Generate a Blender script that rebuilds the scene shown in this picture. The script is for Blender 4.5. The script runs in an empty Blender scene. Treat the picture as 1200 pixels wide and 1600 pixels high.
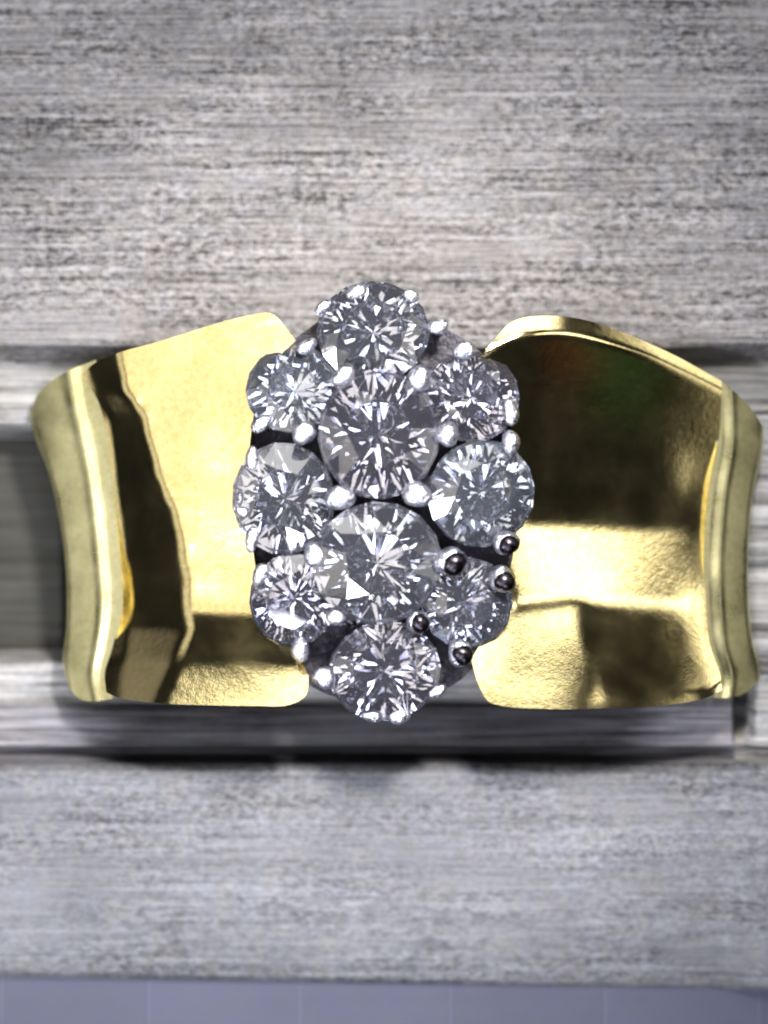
import bpy, bmesh, math, random
import numpy as np
from mathutils import Vector, Matrix
random.seed(4)
rng = np.random.default_rng(4)
sc = bpy.context.scene
C = sc.collection
D = 40.0                       # camera height over the display surface (1 unit = about 0.2 mm x 10)

# ------------------------------------------------------------------ camera
cam = bpy.data.cameras.new('camera'); co = bpy.data.objects.new('camera', cam); C.objects.link(co)
co.location = (0, 0, D); cam.sensor_fit = 'VERTICAL'; cam.sensor_height = 24; cam.lens = 60
cam.clip_start = 0.1; cam.clip_end = 500
cam.dof.use_dof = True; cam.dof.focus_distance = 38.6; cam.dof.aperture_fstop = 0.042
sc.camera = co

# ------------------------------------------------------------------ world
w = bpy.data.worlds.new('World'); sc.world = w; w.use_nodes = True
bg = w.node_tree.nodes['Background']; bg.inputs[0].default_value = (0.62, 0.64, 0.70, 1); bg.inputs[1].default_value = 0.018

# ------------------------------------------------------------------ lamps
def lamp(name, d, dist, size, power, col=(1, 1, 1), sy=None, target=(0, 0, 0)):
    l = bpy.data.lights.new(name, 'AREA'); l.energy = power; l.color = col
    l.size = size
    if sy: l.shape = 'RECTANGLE'; l.size_y = sy
    o = bpy.data.objects.new(name, l); C.objects.link(o)
    v = Vector(d).normalized() * dist + Vector(target)
    o.location = v
    o.rotation_euler = (v - Vector(target)).to_track_quat('Z', 'Y').to_euler()
    return o
kl = bpy.data.lights.new('key_spot', 'SPOT'); kl.energy = 50000; kl.color = (1.0, 0.97, 0.95)
kl.spot_size = math.radians(45); kl.spot_blend = 1.0; kl.shadow_soft_size = 1.5
ko = bpy.data.objects.new('key_spot', kl); C.objects.link(ko)
kv = Vector((0.18, 0.48, 1.0)).normalized() * 25; ko.location = kv + Vector((-0.9, -1.2, 0)); ko.rotation_euler = kv.to_track_quat('Z', 'Y').to_euler()
lamp('added_panel_left', (-0.70, -0.14, 1.0), 24, 20, 1200, (1.0, 0.92, 0.81), sy=14)  # unseen soft panel, placed to brighten the left shoulder's reflection
lamp('added_panel_back', (0.0, 1.2, 1.0), 26, 31, 1900, (1.0, 1.0, 0.98), sy=6.5)  # unseen soft panel, placed for the bright lower lobes and top lip
lamp('added_panel_right', (1.0, 0.42, 1.15), 26, 6, 640, (1.0, 0.98, 0.94), sy=11)  # unseen soft panel, placed for the bright band on the right shoulder
lamp('rim_fill_left', (-1.0, 0.0, 0.48), 26, 26, 520, (1.0, 0.98, 0.92), sy=8)  # added fill, gives the left rim strip something to reflect
lamp('rim_fill_right', (1.0, 0.0, 0.50), 26, 14, 230, (1.0, 0.98, 0.92), sy=5)  # added fill, gives the right rim strip something to reflect
lamp('lip_fill_right', (1.0, 0.66, 0.25), 26, 11, 260, (1.0, 1.0, 0.96), sy=5)  # added fill that lights the lip of the right shoulder
lamp('cool_lamp_front', (0.1, -1.0, 0.55), 28, 12, 320, (0.66, 0.75, 1.0), sy=5)
lamp('stone_fill_overhead', (0.02, -0.20, 1.0), 30, 9, 1350, (0.76, 0.79, 1.0), sy=5)  # fill added overhead to brighten the stones
for k, (dx, dy) in enumerate([(-0.72, -0.3), (-0.12, 0.60), (0.16, 0.64), (-0.2, -0.45), (-0.45, -0.75), (0.12, -0.95), (-1.0, -0.5)]):
    lamp('stone_sparkle_fill', (dx, dy, 1.0), 28, 2.7, 1900, (0.80, 0.85, 1.0))  # unseen small lamps added for sparkle in the stones
lamp('green_glow', (1.12, -0.54, 1.0), 26, 2.2, 1.3, (0.25, 1.0, 0.25))
lamp('orange_glow', (0.92, -0.60, 1.0), 26, 1.3, 1.5, (1.0, 0.30, 0.05))

sc.view_settings.view_transform = 'Standard'; sc.view_settings.look = 'None'
sc.view_settings.exposure = 0.0; sc.view_settings.gamma = 1.0
sc.render.engine = 'CYCLES'
cy = sc.cycles
cy.filter_width = 2.1; cy.use_denoising = True; cy.max_bounces = 16; cy.transmission_bounces = 14; cy.glossy_bounces = 6
cy.diffuse_bounces = 3; cy.caustics_reflective = False; cy.caustics_refractive = False
cy.sample_clamp_indirect = 6; cy.blur_glossy = 0.3
try: cy.denoiser = 'OPENIMAGEDENOISE'
except Exception: pass

# ------------------------------------------------------------------ helpers
def P(px, py, z=0.0):
    k = (D - z) / D
    return ((px - 600) / 100 * k, (800 - py) / 100 * k, z)

def link(name, me, mat, parent=None):
    o = bpy.data.objects.new(name, me); C.objects.link(o)
    if mat is not None and not me.materials: me.materials.append(mat)
    if parent is not None: o.parent = parent
    return o
def from_bm(name, bm, mat, parent=None, smooth=False):
    me = bpy.data.meshes.new(name); bm.to_mesh(me); bm.free()
    for p in me.polygons: p.use_smooth = smooth
    return link(name, me, mat, parent)
def empty(name, loc=(0, 0, 0)):
    o = bpy.data.objects.new(name, None); C.objects.link(o); o.location = loc; o.empty_display_size = 0.5
    return o

class NT:
    def __init__(s, name):
        s.m = bpy.data.materials.new(name); s.m.use_nodes = True
        s.n = s.m.node_tree.nodes; s.l = s.m.node_tree.links
        s.b = s.n['Principled BSDF']
    def add(s, t, **kw):
        n = s.n.new(t)
        for k, v in kw.items():
            if k in n.inputs: n.inputs[k].default_value = v
            else: setattr(n, k, v)
        return n
    def ln(s, a, b): s.l.new(a, b)
    def noise(s, scale3, scale=1.0, detail=2.0, rough=0.5, off=(0, 0, 0)):
        tc = s.add('ShaderNodeTexCoord'); mp = s.add('ShaderNodeMapping')
        mp.inputs['Scale'].default_value = scale3; mp.inputs['Location'].default_value = off
        s.ln(tc.outputs['Object'], mp.inputs['Vector'])
        no = s.add('ShaderNodeTexNoise'); no.inputs['Scale'].default_value = scale
        no.inputs['Detail'].default_value = detail; no.inputs['Roughness'].default_value = rough
        s.ln(mp.outputs[0], no.inputs['Vector'])
        return no.outputs['Fac']
    def mr(s, v, a, b, c, d):
        n = s.add('ShaderNodeMapRange'); s.ln(v, n.inputs['Value'])
        for k, x in zip(('From Min', 'From Max', 'To Min', 'To Max'), (a, b, c, d)): n.inputs[k].default_value = x
        return n.outputs[0]
    def math(s, op, a, b=None):
        n = s.add('ShaderNodeMath', operation=op)
        for i, v in enumerate((a, b)):
            if v is None: continue
            if isinstance(v, (int, float)): n.inputs[i].default_value = v
            else: s.ln(v, n.inputs[i])
        return n.outputs[0]

# ------------------------------------------------------------------ materials
def brushed(name, dark, light, speck=1.0, streak=1.0, rough=0.55, metal=0.0, pixel_grid=0.06, off=0.0, bias=0.0, amp=1.0, spec=0.3):
    t = NT(name)
    sp = t.mr(t.noise((5.5, 8.5, 3), 1.0, 2.0, 0.6, (off, off, 0)), 0.32, 0.68, -0.5, 0.5)      # short woven flecks
    sp2 = t.mr(t.noise((10, 13, 3), 1.0, 1.0, 0.5, (off + 9, 2, 0)), 0.3, 0.7, -0.5, 0.5)
    st = t.mr(t.noise((0.22, 7.0, 1), 1.0, 2.0, 0.6, (3 + off, 7, 0)), 0.32, 0.68, -0.5, 0.5)   # long streaks
    st2 = t.mr(t.noise((0.7, 16, 1), 1.0, 1.0, 0.5, (8 + off, 1, 0)), 0.3, 0.7, -0.5, 0.5)
    band = t.mr(t.noise((0.06, 1.3, 1), 1.0, 2.0, 0.5, (1 + off, 3, 0)), 0.33, 0.67, -0.5, 0.5)
    big = t.mr(t.noise((0.45, 0.55, 1), 1.0, 3.0, 0.6, (off, 5, 0)), 0.3, 0.7, -0.5, 0.5)
    patch = t.mr(t.noise((0.5, 1.6, 1), 1.0, 2.0, 0.5, (off + 2, 15, 0)), 0.3, 0.7, 0.35, 1.5)
    v = t.math('ADD', t.math('MULTIPLY', sp, 0.50 * speck), t.math('MULTIPLY', sp2, 0.40 * speck))
    v = t.math('MULTIPLY', v, patch)
    v = t.math('ADD', v, t.math('MULTIPLY', t.math('MULTIPLY', st, 0.36 * streak), patch))
    v = t.math('ADD', v, t.math('MULTIPLY', st2, 0.28 * streak))
    v = t.math('ADD', v, t.math('MULTIPLY', band, 0.14))
    v = t.math('ADD', v, t.math('MULTIPLY', big, 0.26))
    # fine upright lines imitating a screen's pixel grid, added across the grain
    tc = t.add('ShaderNodeTexCoord'); wv = t.add('ShaderNodeTexWave', wave_type='BANDS', bands_direction='X')
    wv.inputs['Scale'].default_value = 6.2; wv.inputs['Distortion'].default_value = 0.6; wv.inputs['Detail'].default_value = 0
    t.ln(tc.outputs['Object'], wv.inputs['Vector'])
    v = t.math('ADD', v, t.mr(wv.outputs['Fac'], 0, 1, -pixel_grid, pixel_grid))
    v = t.math('ADD', t.math('MULTIPLY', v, amp), 0.5 + bias)
    mx = t.add('ShaderNodeMix', data_type='RGBA')
    mx.inputs[6].default_value = (*dark, 1); mx.inputs[7].default_value = (*light, 1)
    t.ln(v, mx.inputs[0])
    # faint warm/cool drift in the dye
    hs = t.add('ShaderNodeMix', data_type='RGBA', blend_type='MULTIPLY'); hs.inputs[0].default_value = 1
    cr = t.add('ShaderNodeMix', data_type='RGBA')
    cr.inputs[6].default_value = (1.03, 1.0, 0.96, 1); cr.inputs[7].default_value = (0.97, 0.98, 1.03, 1)
    t.ln(t.mr(t.noise((2.4, 2.6, 1), 1.0, 2.0, 0.5, (4, off, 0)), 0.3, 0.7, 0, 1), cr.inputs[0])
    t.ln(mx.outputs[2], hs.inputs[6]); t.ln(cr.outputs[2], hs.inputs[7])
    t.ln(hs.outputs[2], t.b.inputs['Base Color'])
    t.b.inputs['Roughness'].default_value = rough; t.b.inputs['Metallic'].default_value = metal; t.b.inputs['Specular IOR Level'].default_value = spec
    bp = t.add('ShaderNodeBump'); bp.inputs['Strength'].default_value = 0.5; bp.inputs['Distance'].default_value = 0.02
    t.ln(v, bp.inputs['Height']); t.ln(bp.outputs[0], t.b.inputs['Normal'])
    return t.m
M_surface = brushed('grey_streaked_board', (0.028, 0.0245, 0.0215), (0.30, 0.282, 0.266), 0.95, 1.15, 0.6, pixel_grid=0.07)
M_channel = brushed('brushed_grey_channel', (0.03, 0.028, 0.025), (0.42, 0.41, 0.38), 0.25, 1.7, 0.5, off=7.0)
M_rail_shadow = brushed('brushed_rail_painted_shadow', (0.005, 0.0045, 0.0045), (0.075, 0.072, 0.074), 0.15, 1.5, 0.8, off=21.0, spec=0.1)  # the ring's shadow on the rail is painted into this dark colour
_n = M_rail_shadow.node_tree; _b = _n.nodes['Principled BSDF']; _src = _b.inputs['Base Color'].links[0].from_socket
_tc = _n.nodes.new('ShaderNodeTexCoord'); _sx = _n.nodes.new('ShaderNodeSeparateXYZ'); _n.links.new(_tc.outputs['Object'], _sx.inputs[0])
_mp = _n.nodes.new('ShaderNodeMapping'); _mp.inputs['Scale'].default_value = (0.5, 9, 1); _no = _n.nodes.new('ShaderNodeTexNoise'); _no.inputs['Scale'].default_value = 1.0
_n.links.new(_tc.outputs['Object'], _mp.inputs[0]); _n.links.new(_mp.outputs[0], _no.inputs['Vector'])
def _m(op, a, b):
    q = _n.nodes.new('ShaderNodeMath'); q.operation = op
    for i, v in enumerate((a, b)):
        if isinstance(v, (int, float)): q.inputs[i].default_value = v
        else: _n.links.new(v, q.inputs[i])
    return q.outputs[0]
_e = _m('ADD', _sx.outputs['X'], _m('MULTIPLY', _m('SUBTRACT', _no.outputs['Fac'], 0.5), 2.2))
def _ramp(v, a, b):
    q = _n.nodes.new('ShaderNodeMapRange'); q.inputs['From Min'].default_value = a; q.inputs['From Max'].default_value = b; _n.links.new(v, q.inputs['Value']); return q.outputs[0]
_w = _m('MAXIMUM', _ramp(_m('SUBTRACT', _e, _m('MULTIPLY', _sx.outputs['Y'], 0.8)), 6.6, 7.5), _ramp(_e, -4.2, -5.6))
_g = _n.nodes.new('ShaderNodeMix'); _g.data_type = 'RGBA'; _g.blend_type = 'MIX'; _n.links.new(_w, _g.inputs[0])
_h = _n.nodes.new('ShaderNodeHueSaturation'); _h.inputs['Value'].default_value = 4.6; _n.links.new(_src, _h.inputs['Color'])  # paler rail ends: the unshadowed light painted into the colour
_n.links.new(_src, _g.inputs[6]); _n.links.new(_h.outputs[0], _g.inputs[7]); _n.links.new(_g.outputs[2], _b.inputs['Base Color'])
M_front = brushed('cool_grey_board_front', (0.048, 0.047, 0.048), (0.245, 0.245, 0.250), 0.70, 0.75, 0.6, off=13.0)
M_slot = brushed('slot_painted_shade', (0.016, 0.016, 0.012), (0.075, 0.072, 0.06), 0.1, 1.0, 0.8, off=51.0, spec=0.1)  # dark colour stands in for the shade inside the slot
M_strip = brushed('smooth_lilac_grey_strip', (0.050, 0.051, 0.074), (0.075, 0.077, 0.108), 0.10, 0.2, 0.5, pixel_grid=0.10, off=41.0)
M_seam = brushed('pale_seam', (0.10, 0.10, 0.14), (0.15, 0.15, 0.21), 0.1, 0.1, 0.5, off=43.0)
_n = M_strip.node_tree; _b = _n.nodes['Principled BSDF']; _src = _b.inputs['Base Color'].links[0].from_socket
_oi = _n.nodes.new('ShaderNodeObjectInfo'); _mr = _n.nodes.new('ShaderNodeMapRange'); _mr.inputs['To Min'].default_value = 0.95; _mr.inputs['To Max'].default_value = 1.05
_hv = _n.nodes.new('ShaderNodeHueSaturation'); _n.links.new(_oi.outputs['Random'], _mr.inputs['Value']); _n.links.new(_mr.outputs[0], _hv.inputs['Value'])
_n.links.new(_src, _hv.inputs['Color']); _n.links.new(_hv.outputs[0], _b.inputs['Base Color'])

def gold(name, col, rough, bump, dirt=0.0, speckle=1.0):
    t = NT(name)
    t.b.inputs['Metallic'].default_value = 1.0
    n1 = t.noise((1, 1, 1), 9.0, 4.0, 0.7)
    n2 = t.noise((1, 1, 1), 38.0, 3.0, 0.75)
    n3 = t.noise((1, 1, 1), 1.6, 2.0, 0.5, (3, 3, 3))
    mx = t.add('ShaderNodeMix', data_type='RGBA')
    mx.inputs[6].default_value = (*col, 1); mx.inputs[7].default_value = (col[0] * 0.80, col[1] * 0.80, col[2] * 0.62, 1)
    t.ln(t.mr(n1, 0.35, 0.72, 0, 1), mx.inputs[0]); t.ln(mx.outputs[2], t.b.inputs['Base Color'])
    t.ln(t.mr(n3, 0.3, 0.7, rough * 0.75, rough * 1.3), t.b.inputs['Roughness'])
    h = t.math('ADD', t.math('MULTIPLY', n2, 0.5 * speckle), n1)
    bp = t.add('ShaderNodeBump'); bp.inputs['Strength'].default_value = bump; bp.inputs['Distance'].default_value = 0.05
    t.ln(h, bp.inputs['Height']); t.ln(bp.outputs[0], t.b.inputs['Normal'])
    return t.m
M_gold = gold('polished_gold', (0.97, 0.80, 0.42), 0.12, 0.055)
M_gold2 = gold('worn_gold', (0.86, 0.79, 0.46), 0.30, 0.04)

def metal(name, col, rough, bump=0.1):
    t = NT(name); t.b.inputs['Metallic'].default_value = 1.0
    t.b.inputs['Base Color'].default_value = (*col, 1)
    n = t.noise((1, 1, 1), 14.0, 3.0, 0.6)
    t.ln(t.mr(n, 0.3, 0.7, rough * 0.7, rough * 1.4), t.b.inputs['Roughness'])
    bp = t.add('ShaderNodeBump'); bp.inputs['Strength'].default_value = bump; bp.inputs['Distance'].default_value = 0.04
    t.ln(n, bp.inputs['Height']); t.ln(bp.outputs[0], t.b.inputs['Normal'])
    return t.m
M_white = metal('white_gold', (0.60, 0.60, 0.66), 0.27, 0.9)
M_dark = metal('oxidised_white_gold', (0.20, 0.19, 0.20), 0.38, 0.4)
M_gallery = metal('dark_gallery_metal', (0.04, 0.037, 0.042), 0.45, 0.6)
M_tip_reflection = metal('painted_dark_reflection', (0.035, 0.03, 0.035), 0.25)  # black colour stands in for a dark reflection on prong tips

def diamond_mat(col, clear):
    t = NT('diamond')
    t.b.inputs['Base Color'].default_value = (*col, 1)
    t.b.inputs['Transmission Weight'].default_value = clear
    t.b.inputs['IOR'].default_value = 2.2
    t.b.inputs['Roughness'].default_value = 0.0
    return t.m
M_stones = [diamond_mat(c, k) for c, k in (((0.84, 0.86, 1.0), 0.968), ((0.84, 0.83, 1.0), 0.972), ((0.80, 0.86, 1.0), 0.96))]

# ------------------------------------------------------------------ setting: the display tray
tray = empty('display_tray', (0, 0, -0.5)); tray['kind'] = 'structure'
tray['label'] = 'grey flecked display tray with a brushed slot that holds the ring'
def sstep(x, a, b):
    t = np.clip((x - a) / (b - a), 0, 1); return t * t * (3 - 2 * t)
def height(px, py):
    """relief of the board: flat behind, a soft channel for the ring, a low rail in front of it"""
    wob = 3.0 * np.sin(px / 170.0) + 2.0 * np.sin(px / 61.0 + 1)
    z = -0.95 * sstep(py + wob, 538, 572) + 0.22 * sstep(py, 585, 660)
    z = z - 0.25 * sstep(py, 1000, 1020) * (1 - sstep(px, 1120, 1200)) + 0.20 * sstep(py, 1085, 1110)
    front = sstep(py + 0.5 * wob, 1174, 1210)
    inside = 1 - sstep(px, 1144, 1150)
    dip = sstep(py, 1165, 1171) * (1 - sstep(py, 1176, 1196)) * (1 - 0.7 * sstep(px, 1100, 1190))
    gap = sstep(px, 1143, 1149) * (1 - sstep(px, 1158, 1182)) * sstep(py, 1040, 1070) * (1 - sstep(py, 1120, 1172))
    z = z - 0.42 * dip - 0.75 * gap
    z = z + front * (0.45 + 0.02) + 0.12 * sstep(px, 1155, 1185) * sstep(py, 600, 700) * (1 - front)
    # lips of the opening that the shank goes down through
    qx = np.abs(px - 390) - (695 - 90); qy = np.abs(py - 848) - (158 - 90)
    sd = np.hypot(np.maximum(qx, 0), np.maximum(qy, 0)) + np.minimum(np.maximum(qx, qy), 0) - 90
    z = z - 1.4 * (1 - sstep(sd, 0, 34)) ** 1.5
    z = z - 0.42 * (np.clip(py - 1290, 0, 400) / 245.0) ** 2
    return z, sd
bands = [M_surface, M_channel, M_rail_shadow, M_front]
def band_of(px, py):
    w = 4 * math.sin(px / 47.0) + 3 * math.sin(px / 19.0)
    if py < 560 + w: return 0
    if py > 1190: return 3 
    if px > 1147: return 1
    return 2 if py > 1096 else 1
gx = np.unique(np.r_[np.arange(-900, -60, 30), np.arange(-60, 1260, 7), np.arange(1140, 1186, 1.5), np.arange(1260, 2100, 30)])
gy = np.unique(np.r_[np.arange(-900, 520, 30), np.arange(520, 700, 4), np.arange(700, 1080, 7), np.arange(1080, 1215, 2), np.arange(1215, 1500, 30), np.array([1500, 1520, 1530])])
GX, GY = np.meshgrid(gx, gy)
GY = GY + (0.0175 * (GX - 50)) * sstep(GY, 1250, 1500) - 3.5 * sstep(GY, 1250, 1500)     # the front edge runs a little askew
GZ, SD = height(GX, GY)
GZ = GZ - 0.06 * sstep(GY - 0.0175 * (GX - 50), 1518, 1528)
K = (D - GZ) / D
vx = ((GX - 600) / 100 * K).ravel(); vy = ((800 - GY) / 100 * K).ravel(); vz = GZ.ravel()
nu = len(gx); fc = []; mi = []
for i in range(len(gy) - 1):
    for j in range(nu - 1):
        if SD[i:i + 2, j:j + 2].max() > 0:
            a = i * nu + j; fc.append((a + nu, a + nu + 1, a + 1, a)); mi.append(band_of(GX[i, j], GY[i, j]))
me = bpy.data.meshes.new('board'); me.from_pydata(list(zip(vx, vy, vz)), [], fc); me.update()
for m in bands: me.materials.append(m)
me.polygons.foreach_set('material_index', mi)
bm = bmesh.new(); bm.from_mesh(me)
bmesh.ops.delete(bm, geom=[v for v in bm.verts if not v.link_faces], context='VERTS')
# real thickness: skirts run down from every open edge
be = [e for e in bm.edges if e.is_boundary]
r = bmesh.ops.extrude_edge_only(bm, edges=be)
for v in [g for g in r['geom'] if isinstance(g, bmesh.types.BMVert)]: v.co.z -= 0.9
bmesh.ops.recalc_face_normals(bm, faces=bm.faces)
bm.to_mesh(me); bm.free()
for p in me.polygons: p.use_smooth = True
def seat(o):
    o.parent = tray; o.matrix_parent_inverse = Matrix.Translation((0, 0, 0.5)); return o
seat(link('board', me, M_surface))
def block(name, x0, x1, y0, y1, z, depth, mat, bev=0.02, skew=0.0):
    bm = bmesh.new(); bmesh.ops.create_cube(bm, size=1)
    for v in bm.verts:
        px = x0 if v.co.x < 0 else x1; py = y1 if v.co.y < 0 else y0
        a = P(px, py + skew * (px - 50), z)
        v.co = Vector((a[0], a[1], z if v.co.z > 0 else z - depth))
    bmesh.ops.bevel(bm, geom=[e for e in bm.edges if all(v.co.z > z - 0.01 for v in e.verts)], offset=bev, segments=3, profile=0.5, affect='EDGES')
    return seat(from_bm(name, bm, mat))
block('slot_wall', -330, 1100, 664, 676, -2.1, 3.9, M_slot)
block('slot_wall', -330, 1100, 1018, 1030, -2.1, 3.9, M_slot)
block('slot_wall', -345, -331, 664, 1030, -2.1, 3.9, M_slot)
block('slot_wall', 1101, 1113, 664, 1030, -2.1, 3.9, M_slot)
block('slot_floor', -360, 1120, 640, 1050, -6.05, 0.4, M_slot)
block('slot_shade_block', -320, 100, 677, 1017, -2.0, 3.9, M_slot, 0.10)  # block added to carry the painted shade left of the ring
xs = [-500, -236, 3, 233, 469, 705, 946, 1186, 1430, 1680]
for a, b in zip(xs[:-1], xs[1:]):
    block('edge_tile', a + 0.6, b - 0.6, 1528, 1900, -0.85, 1.2, M_strip, 0.002, 0.0175)
block('tile_backing', -900, 2100, 1520, 1920, -0.855, 1.6, M_seam, 0.004, 0.0175)

# ------------------------------------------------------------------ the ring
ring = empty('ring', (0, 0, -5.7))
ring['label'] = 'wide yellow gold ring with ten clustered white diamonds, held in the grey tray slot'
ring['category'] = 'ring'
def part(name, me_or_bm, mat, smooth=False, parent=None):
    if isinstance(me_or_bm, bmesh.types.BMesh):
        o = from_bm(name, me_or_bm, mat, None, smooth)
    else:
        o = link(name, me_or_bm, mat); 
    o.parent = parent or ring
    o.matrix_parent_inverse = Matrix.Translation((0, 0, 5.7)) if parent is None else Matrix.Identity(4)
    return o

def resample(pts, n):
    p = np.array(pts, float)
    # catmull-rom through the points, then equal arc-length samples
    q = np.vstack([2 * p[0] - p[1], p, 2 * p[-1] - p[-2]]); out = []
    for i in range(1, len(q) - 2):
        for t in np.linspace(0, 1, 12, endpoint=False):
            a, b, c, d = q[i - 1], q[i], q[i + 1], q[i + 2]
            out.append(0.5 * ((2 * b) + (-a + c) * t + (2 * a - 5 * b + 4 * c - d) * t * t + (-a + 3 * b - 3 * c + d) * t ** 3))
    out.append(p[-1]); out = np.array(out)
    s = np.r_[0, np.cumsum(np.linalg.norm(np.diff(out, axis=0), axis=1))]
    u = np.linspace(0, s[-1], n)
    return np.c_[np.interp(u, s, out[:, 0]), np.interp(u, s, out[:, 1])]

def coons(top, bot, lef, rig, nu, nv):
    T, B, L, R = resample(top, nu), resample(bot, nu), resample(lef, nv), resample(rig, nv)
    u = np.linspace(0, 1, nu)[None, :, None]; v = np.linspace(0, 1, nv)[:, None, None]
    S = (1 - v) * T[None] + v * B[None] + (1 - u) * L[:, None] + u * R[:, None]
    S -= (1 - u) * (1 - v) * T[0] + u * (1 - v) * T[-1] + (1 - u) * v * B[0] + u * v * B[-1]
    return S                                                     # nv x nu x 2, pixels of the photograph

def integrate(S, tilt, z0):
    """heights whose slopes come closest to the wanted lean of the surface (least squares)"""
    nv, nu, _ = S.shape; X = S[..., 0] / 100; Y = -S[..., 1] / 100
    tx, ty = tilt
    idx = np.arange(nv * nu).reshape(nv, nu)
    I = np.r_[idx[:, :-1].ravel(), idx[:-1].ravel()]; J = np.r_[idx[:, 1:].ravel(), idx[1:].ravel()]
    x, y, a, b = X.ravel(), Y.ravel(), tx.ravel(), ty.ravel()
    dx, dy = x[J] - x[I], y[J] - y[I]
    g = -(a[I] + a[J]) / 2 * dx - (b[I] + b[J]) / 2 * dy
    L2 = np.maximum(dx * dx + dy * dy, 1e-6); w = 1 / L2 * np.median(L2)
    N = nv * nu
    def A(z):
        r = w * (z[J] - z[I])
        return np.bincount(J, r, N) - np.bincount(I, r, N)
    rhs = np.bincount(J, w * g, N) - np.bincount(I, w * g, N)
    z = np.zeros(N); r = rhs - A(z); p = r.copy(); rs = r @ r
    for _ in range(2500):
        Ap = A(p); al = rs / (p @ Ap + 1e-20); z += al * p; r -= al * Ap; rn = r @ r
        if rn < 1e-10: break
        p = r + rn / rs * p; rs = rn
    z = z.reshape(nv, nu)
    return z - z.max() + z0

def sm(x, a, b):
    t = np.clip((x - a) / (b - a), 0, 1); return t * t * (3 - 2 * t)
def blur(a, n=1):
    for _ in range(n):
        p = np.pad(a, 1, mode='edge')
        a = (p[:-2, 1:-1] + p[2:, 1:-1] + p[1:-1, :-2] + p[1:-1, 2:] + 2 * p[1:-1, 1:-1]) / 6
    return a

def sheet(name, S, Z, thick, mat):
    nv, nu = Z.shape
    k = (D - Z) / D
    X = (S[..., 0] - 600) / 100 * k; Y = (800 - S[..., 1]) / 100 * k
    verts = [(X[i, j], Y[i, j], Z[i, j]) for i in range(nv) for j in range(nu)]
    n = nv * nu
    verts += [(X[i, j], Y[i, j], Z[i, j] - thick) for i in range(nv) for j in range(nu)]
    f = []
    id_ = lambda i, j: i * nu + j
    for i in range(nv - 1):
        for j in range(nu - 1):
            q = (id_(i, j), id_(i + 1, j), id_(i + 1, j + 1), id_(i, j + 1))
            f.append(q); f.append(tuple(n + a for a in reversed(q)))
    loop = [id_(0, j) for j in range(nu)] + [id_(i, nu - 1) for i in range(1, nv)] + [id_(nv - 1, j) for j in range(nu - 2, -1, -1)] + [id_(i, 0) for i in range(nv - 2, 0, -1)]
    for a, b in zip(loop, loop[1:] + loop[:1]):
        f.append((a, b, n + b, n + a))
    me = bpy.data.meshes.new(name); me.from_pydata(verts, [], f); me.update()
    bm = bmesh.new(); bm.from_mesh(me); bmesh.ops.recalc_face_normals(bm, faces=bm.faces); 
    for fa in bm.faces: fa.smooth = True
    for e in bm.edges:
        if len(e.link_faces) == 2 and e.calc_face_angle(0) > 0.9: e.smooth = False
    bm.to_mesh(me); bm.free()
    return me

# ---- left shoulder -------------------------------------------------
L_top = [(128, 585), (150, 566), (192, 549), (250, 533), (330, 508), (392, 492), (428, 492), (462, 532)]
L_bot = [(166, 1082), (190, 1091), (250, 1099), (330, 1102), (400, 1103), (448, 1102), (478, 1086), (482, 1055)]
L_lef = [(128, 585), (158, 640), (174, 740), (184, 850), (190, 940), (176, 1010), (164, 1050), (166, 1082)]
L_rig = [(462, 532), (420, 575), (398, 640), (388, 740), (394, 850), (408, 930), (430, 985), (462, 1020), (482, 1055)]
S = coons(L_top, L_bot, L_lef, L_rig, 110, 150)
x, y = S[..., 0], S[..., 1]
ey, ex = [480, 560, 610, 650, 740, 800, 900, 980, 1030, 1110], [182, 184, 192, 224, 246, 272, 290, 296, 276, 240]
edge = np.interp(y, ey, ex) + np.interp(y, np.arange(460, 1140, 11), rng.normal(0, 3.2, 62)) + np.interp(y + 0.6 * x, np.arange(400, 1800, 5), rng.normal(0, 2.0, 280))   # fold between bright and dark face
edge2 = np.interp(y, [480, 580, 650, 850, 940, 1010, 1080], [100, 132, 166, 190, 196, 190, 180])
ew = 10 + 8 * sm(y, 700, 950); dark = 1 - sm(x, edge - ew, edge + ew)
rim = 1 - sm(x, edge2, edge2 + 14)
tx = -0.26 - 0.04 * (400 - x) / 200
tx = tx * (1 - dark) - 0.92 * dark
tx = tx * (1 - rim) + -0.56 * rim
ty = np.interp(y, [480, 540, 700, 860, 940, 965, 1025, 1045, 1110], [-0.16, -0.13, -0.05, 0.0, 0.04, 0.32, 0.35, 0.50, 0.52])
de = (np.interp(y + 8, ey, ex) - np.interp(y - 8, ey, ex)) / 16
ty = ty - 0.54 * de * dark
lobe = sm(y + 0.06 * (x - 370), 1030, 1048)
tx = tx + 0.12 * lobe * (1 - dark)
tiltL = (blur(tx, 4), blur(ty, 4))
ZL = integrate(S, tiltL, 2.0)
part('left_shoulder', sheet('left_shoulder', S, ZL, 0.22, M_gold), M_gold)
zl_edge = ZL[:, 0].copy(); SLedge = S[:, 0].copy()

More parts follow.
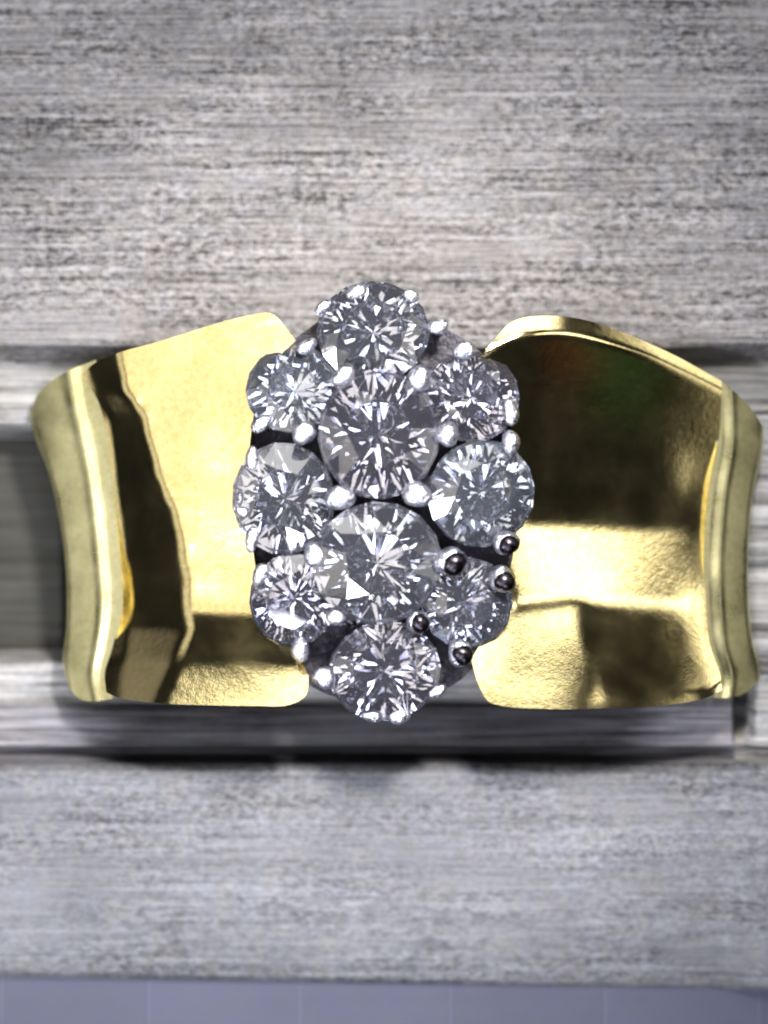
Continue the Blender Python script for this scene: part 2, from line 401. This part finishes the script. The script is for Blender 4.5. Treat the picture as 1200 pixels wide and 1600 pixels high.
# left outer rim strip
R_top = [(46, 650), (62, 612), (100, 583), (150, 562)]
R_bot = [(108, 1074), (122, 1090), (142, 1096), (176, 1092)]
R_lef = [(46, 650), (56, 690), (76, 740), (94, 820), (103, 900), (103, 980), (98, 1030), (108, 1074)]
R_rig = [(150, 562), (160, 640), (176, 740), (186, 850), (192, 940), (180, 1010), (170, 1050), (176, 1092)]
S = coons(R_top, R_bot, R_lef, R_rig, 44, 130)
u = np.linspace(0, 1, 44)[None, :] * np.ones((130, 1)); y = S[..., 1]
tx = np.interp(u, [0, 0.06, 0.14, 0.55, 0.64, 0.74, 0.84, 1.0], [-1.8, -1.0, -0.66, -0.60, -0.85, 0.10, -0.50, -0.55])
ty = np.interp(y, [560, 640, 850, 1040, 1096], [-0.05, -0.12, -0.02, 0.10, 0.22])
ZR = integrate(S, (blur(tx, 1), ty), 0.0)
ZR += (zl_edge.mean() - ZR[:, -1].mean()) - 0.06
part('left_rim', sheet('left_rim', S, ZR, 0.35, M_gold2), M_gold2)

# ---- right shoulder ------------------------------------------------
T_ = [(745, 566), (772, 532), (800, 503), (840, 494), (900, 497), (965, 516), (1050, 553), (1128, 596)]
B_ = [(736, 1030), (750, 1075), (775, 1101), (860, 1108), (960, 1106), (1040, 1102), (1098, 1092), (1128, 1078)]
Lf = [(745, 566), (782, 600), (800, 680), (812, 760), (806, 840), (795, 900), (784, 960), (755, 1000), (736, 1030)]
Rt = [(1128, 596), (1124, 680), (1110, 760), (1102, 850), (1102, 930), (1108, 1000), (1124, 1050), (1128, 1078)]
S = coons(T_, B_, Lf, Rt, 120, 160)
x, y = S[..., 0], S[..., 1]
u = np.linspace(0, 1, 120)[None, :] * np.ones((160, 1)); v = np.linspace(0, 1, 160)[:, None] * np.ones((1, 120))
lipc = resample([(700, 600), (745, 562), (790, 535), (840, 522), (900, 524), (1000, 552), (1060, 578), (1130, 612), (1180, 642)], 400)
top_in = np.interp(x, lipc[:, 0], lipc[:, 1])    # inner line of the bright top lip
lip = 1 - sm(y, top_in - 4, top_in + 4)
tx = 0.20 + 0.17 * (x - 780) / 330
ty = np.interp(y, [480, 560, 700, 790, 812, 832, 930, 945, 1080, 1110], [-0.34, -0.32, -0.20, -0.10, 0.0, 0.13, 0.16, 0.26, 0.34, 0.36])
low = sm(y, 935, 960); lowL = low * (1 - sm(x - 0.35 * (y - 960), 875, 935))
tx = tx + 0.10 * sm(y, 800, 835) 
tx = tx * (1 - lowL) + 0.10 * lowL; ty = ty * (1 - lowL) + 0.50 * lowL
band = sm(y, 808, 834) * (1 - sm(y, 928, 948))
tx = tx * (1 - band * 0.5) + 0.38 * band * 0.5
pat = sm(y, 938, 962) * (1 - lowL) * (1 - sm(u, 0.86, 0.90))
tx = tx * (1 - pat) + 0.42 * pat; ty = ty * (1 - pat) + 0.42 * pat
rimr = sm(u, 0.875, 0.90) * sm(y, 700, 800)
tx = tx * (1 - rimr) + 0.40 * rimr; ty = ty * (1 - rimr) + 0.14 * rimr
sl = np.interp(x, lipc[:, 0], np.gradient(lipc[:, 1], lipc[:, 0]))
nl = np.hypot(sl, 1); tx = tx + lip * 0.75 * sl / nl; ty = ty + lip * 0.75 / nl
botl = sm(v, 0.965, 0.985)
tx = tx * (1 - botl) + 0.02 * botl; ty = ty * (1 - botl) + 0.5 * botl
ZRt = integrate(S, (blur(tx, 6), blur(ty, 6)), 2.0)
part('right_shoulder', sheet('right_shoulder', S, ZRt, 0.22, M_gold), M_gold)
zr_edge = ZRt[:, -1].mean()

T_ = [(1112, 588), (1140, 606), (1170, 634), (1193, 668)]
B_ = [(1116, 1090), (1140, 1090), (1165, 1082), (1187, 1062)]
Lf = [(1112, 588), (1120, 680), (1108, 760), (1100, 850), (1100, 930), (1106, 1000), (1120, 1050), (1116, 1090)]
Rt = [(1193, 668), (1190, 710), (1177, 770), (1170, 850), (1170, 940), (1176, 1000), (1187, 1040), (1187, 1062)]
S = coons(T_, B_, Lf, Rt, 40, 130)
u = np.linspace(0, 1, 40)[None, :] * np.ones((130, 1)); y = S[..., 1]
tx = np.interp(u, [0, 0.10, 0.16, 0.30, 0.34, 0.42, 0.85, 0.95, 1.0], [0.45, 0.45, 0.1, 0.1, 1.1, 0.62, 0.66, 1.0, 1.8])
ty = np.interp(y, [590, 700, 850, 1040, 1096], [-0.05, -0.08, 0.0, 0.08, 0.16])
Z2 = integrate(S, (blur(tx, 1), ty), 0.0)
Z2 += zr_edge - Z2[:, 0].mean() - 0.05
part('right_rim', sheet('right_rim', S, Z2, 0.35, M_gold2), M_gold2)

# ---- shank below, down into the slot -------------------------------
bm = bmesh.new(); rows = []
n = 64
for i in range(n + 1):
    a = math.radians(186) + math.radians(168) * i / n
    row = []
    for rr, hw in ((4.75, 1.25), (4.95, 1.42), (4.95, -1.42), (4.75, -1.25)):
        row.append(bm.verts.new((0.15 + rr * math.cos(a), -0.45 + hw, -0.70 + rr * math.sin(a))))
    rows.append(row)
for a, b in zip(rows[:-1], rows[1:]):
    for j in range(4):
        bm.faces.new((a[j], a[(j + 1) % 4], b[(j + 1) % 4], b[j]))
bm.faces.new(rows[0]); bm.faces.new(list(reversed(rows[-1])))
bmesh.ops.recalc_face_normals(bm, faces=bm.faces)
part('shank', bm, M_gold2, smooth=True)

# ------------------------------------------------------------------ setting of the stones
STONES = [  # px, py, radius px, squash, turn of squash, lean x, lean y, height
    (583, 518, 86, 0.90, 0, 0.01, 0.07, 1.72),
    (457, 607, 72, 0.95, 20, -0.07, 0.20, 1.70),
    (738, 620, 73, 0.96, 0, 0.12, 0.10, 1.68),
    (592, 678, 100, 0.93, 90, 0.03, 0.08, 2.10),
    (443, 779, 86, 0.92, 95, -0.08, 0.02, 1.80),
    (752, 771, 84, 0.97, 30, 0.18, -0.03, 1.82),
    (590, 880, 99, 0.95, 10, 0.06, 0.05, 2.10),
    (458, 937, 72, 0.93, 80, -0.06, -0.14, 1.70),
    (730, 942, 71, 0.98, 0, 0.20, -0.12, 1.70),
    (601, 1048, 86, 0.88, 10, 0.02, 0.05, 1.74),
]
def brilliant(R, crown=0.30, pav=0.80, table=0.54):
    bm = bmesh.new(); V = lambda r, a, z: bm.verts.new((R * r * math.cos(a), R * r * math.sin(a), R * z))
    s = math.pi / 8
    T = [V(table, 2 * k * s, crown) for k in range(8)]
    K = [V(0.74, (2 * k + 1) * s, crown * 0.60) for k in range(8)]       # star points between table corners
    G = [V(1.0, k * s, 0.03) for k in range(16)]
    G2 = [V(1.0, k * s, -0.03) for k in range(16)]
    Lw = [V(0.24, (2 * k + 1) * s, -pav * 0.80) for k in range(8)]
    cu = V(0.0, 0, -pav)
    F = lambda *a: bm.faces.new(a)
    F(*T)
    for k in range(8):
        k1 = (k + 1) % 8
        F(T[k], K[k], T[k1])                                             # star
        F(T[k], K[(k - 1) % 8], G[2 * k], K[k])                          # kite
        g0, g1, g2 = G[2 * k], G[2 * k + 1], G[(2 * k + 2) % 16]
        F(K[k], g0, g1); F(K[k], g1, g2)                                 # upper girdle
        h0, h1, h2 = G2[2 * k], G2[2 * k + 1], G2[(2 * k + 2) % 16]
        F(h0, Lw[k], h1); F(h1, Lw[k], h2)                               # lower girdle
        F(h0, Lw[(k - 1) % 8], cu, Lw[k])                                # pavilion main
    for k in range(16):
        F(G[k], G2[k], G2[(k + 1) % 16], G[(k + 1) % 16])
    bmesh.ops.recalc_face_normals(bm, faces=bm.faces)
    return bm
def frame(px, py, z, lx, ly):
    n = Vector((lx, ly, 1)).normalized()
    q = Vector((0, 0, 1)).rotation_difference(n)
    return Matrix.Translation(P(px, py, z)) @ q.to_matrix().to_4x4()
for i, (px, py, r, sq, turn, lx, ly, z) in enumerate(STONES):
    R = 1.03 * r / 100 * (D - z) / D
    Mx = frame(px, py, z, lx, ly)
    Sq = Matrix.Rotation(math.radians(turn), 4, 'Z') @ Matrix.Diagonal((1, sq, 1, 1)) @ Matrix.Rotation(random.uniform(0, 0.39), 4, 'Z')
    bm = brilliant(R, crown=random.uniform(0.26, 0.36), table=random.uniform(0.50, 0.58) + (0.08 if i in (0, 9) else 0))
    bm.transform(Mx @ Sq)
    d = part('diamond', bm, M_stones[(0, 2, 1, 1, 0, 2, 0, 1, 0, 1)[i]])
    # tapered collet that carries the stone
    bm = bmesh.new(); n = 40; rings = []
    for rr, zz in ((0.93, -0.11), (0.90, -0.10), (0.86, -0.13), (0.40, -0.80), (0.46, -0.86), (0.94, -0.20)):
        rings.append([bm.verts.new((R * rr * math.cos(2 * math.pi * k / n), R * rr * math.sin(2 * math.pi * k / n), R * zz)) for k in range(n)])
    for a, b in zip(rings, rings[1:] + rings[:1]):
        for k in range(n): bm.faces.new((a[k], a[(k + 1) % n], b[(k + 1) % n], b[k]))
    bmesh.ops.recalc_face_normals(bm, faces=bm.faces)
    bm.transform(Mx @ Sq)
    part('collet', bm, M_white, smooth=True)

# gallery plate under the cluster, joining the shoulders
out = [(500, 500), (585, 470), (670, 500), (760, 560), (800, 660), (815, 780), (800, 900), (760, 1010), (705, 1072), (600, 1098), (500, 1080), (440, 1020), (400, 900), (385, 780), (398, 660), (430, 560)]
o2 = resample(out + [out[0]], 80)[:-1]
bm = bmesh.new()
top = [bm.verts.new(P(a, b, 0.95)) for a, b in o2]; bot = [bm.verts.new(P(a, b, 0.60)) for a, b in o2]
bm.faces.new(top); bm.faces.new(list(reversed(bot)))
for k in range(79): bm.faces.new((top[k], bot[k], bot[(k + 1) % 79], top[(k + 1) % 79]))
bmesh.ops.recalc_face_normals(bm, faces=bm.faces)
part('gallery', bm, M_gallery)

# ------------------------------------------------------------------ prongs
def prong_bm(px, py, r, z, lx=0, ly=0, el=1.0, turn=0, seed=0):
    """a soft bead on a stem that runs down to the gallery"""
    R = 0.9 * r / 100; bm = bmesh.new(); rr = random.Random(seed)
    bmesh.ops.create_uvsphere(bm, u_segments=18, v_segments=12, radius=R)
    k1, k2 = rr.uniform(0, 6), rr.uniform(0, 6)
    for v in bm.verts:
        a = math.atan2(v.co.y, v.co.x)
        f = 1 + 0.07 * math.sin(2 * a + k1) + 0.05 * math.sin(3 * a + k2)
        v.co.x *= f * el; v.co.y *= f; v.co.z *= 0.72
    bm.transform(Matrix.Translation(P(px, py, z)) @ Matrix.Rotation(math.radians(turn), 4, 'Z') @ Vector((0, 0, 1)).rotation_difference(Vector((lx, ly, 1)).normalized()).to_matrix().to_4x4())
    stem = bmesh.new()
    cx, cyy, _ = P(px, py, z)
    bmesh.ops.create_cone(stem, segments=14, radius1=R * 0.75, radius2=R * 0.7, depth=z - 0.75, cap_ends=True)
    stem.transform(Matrix.Translation((cx, cyy, (z + 0.75) / 2 - 0.02)))
    me = bpy.data.meshes.new("t"); stem.to_mesh(me); stem.free(); bm.from_mesh(me); bpy.data.meshes.remove(me)
    return bm
PR = [ # px, py, r, z, elong, turn
    (655, 591, 21, 2.12, 1.0, 0), (537, 586, 16, 2.10, 1.35, 35), (684, 510, 13, 1.85, 1.4, 0), (726, 547, 17, 1.90, 1.1, 0),
    (479, 541, 12, 1.90, 1.5, 30), (475, 676, 19, 2.08, 1.15, 60), (699, 678, 20, 2.12, 1.0, 0), (798, 644, 14, 1.85, 1.6, 100),
    (798, 691, 16, 1.88, 1.2, 90), (408, 662, 13, 1.85, 1.5, 45), (394, 716, 11, 1.85, 1.9, 95), (531, 778, 21, 2.18, 1.2, 20),
    (652, 773, 22, 2.18, 1.1, 10), (394, 842, 12, 1.85, 1.8, 80), (407, 897, 13, 1.85, 1.5, 60), (493, 868, 20, 2.12, 1.1, 80),
    (469, 1015, 16, 1.95, 1.25, 100), (506, 1059, 19, 1.95, 1.05, 0), (527, 962, 18, 2.10, 1.0, 0), (582, 1117, 12, 1.80, 1.6, 0),
    (557, 456, 12, 1.80, 1.7, 10), (504, 480, 10, 1.8, 1.6, 40), (624, 1119, 13, 1.80, 1.5, 0), (683, 1080, 10, 1.75, 1.8, 20),
    (642, 462, 10, 1.80, 1.5, -20), (377, 778, 8, 1.8, 1.6, 90), (660, 915, 14, 2.1, 1.4, 90),
]
for i, (px, py, r, z, el, tu) in enumerate(PR):
    part('prong', prong_bm(px, py, r, z, el=el, turn=tu, seed=i), M_white, smooth=True)
# black tips stand in for dark reflection; pale bead behind makes the crescent glint
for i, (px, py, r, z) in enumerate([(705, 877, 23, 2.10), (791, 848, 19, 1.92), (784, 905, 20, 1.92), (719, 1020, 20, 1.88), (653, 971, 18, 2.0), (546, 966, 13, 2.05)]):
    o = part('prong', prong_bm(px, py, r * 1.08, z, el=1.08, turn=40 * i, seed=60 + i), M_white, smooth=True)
    o['label'] = 'prong with a black tip painted as dark reflection, pale crescent as its glint'
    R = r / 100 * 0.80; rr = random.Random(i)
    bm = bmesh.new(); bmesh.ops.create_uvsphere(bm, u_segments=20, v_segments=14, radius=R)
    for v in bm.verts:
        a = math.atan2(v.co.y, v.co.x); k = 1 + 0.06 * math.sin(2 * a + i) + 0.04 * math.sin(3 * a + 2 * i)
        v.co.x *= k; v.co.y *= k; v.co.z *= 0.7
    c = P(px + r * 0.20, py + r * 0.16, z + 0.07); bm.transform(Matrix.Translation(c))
    part('tip_dark_reflection', bm, M_tip_reflection, smooth=True, parent=o)
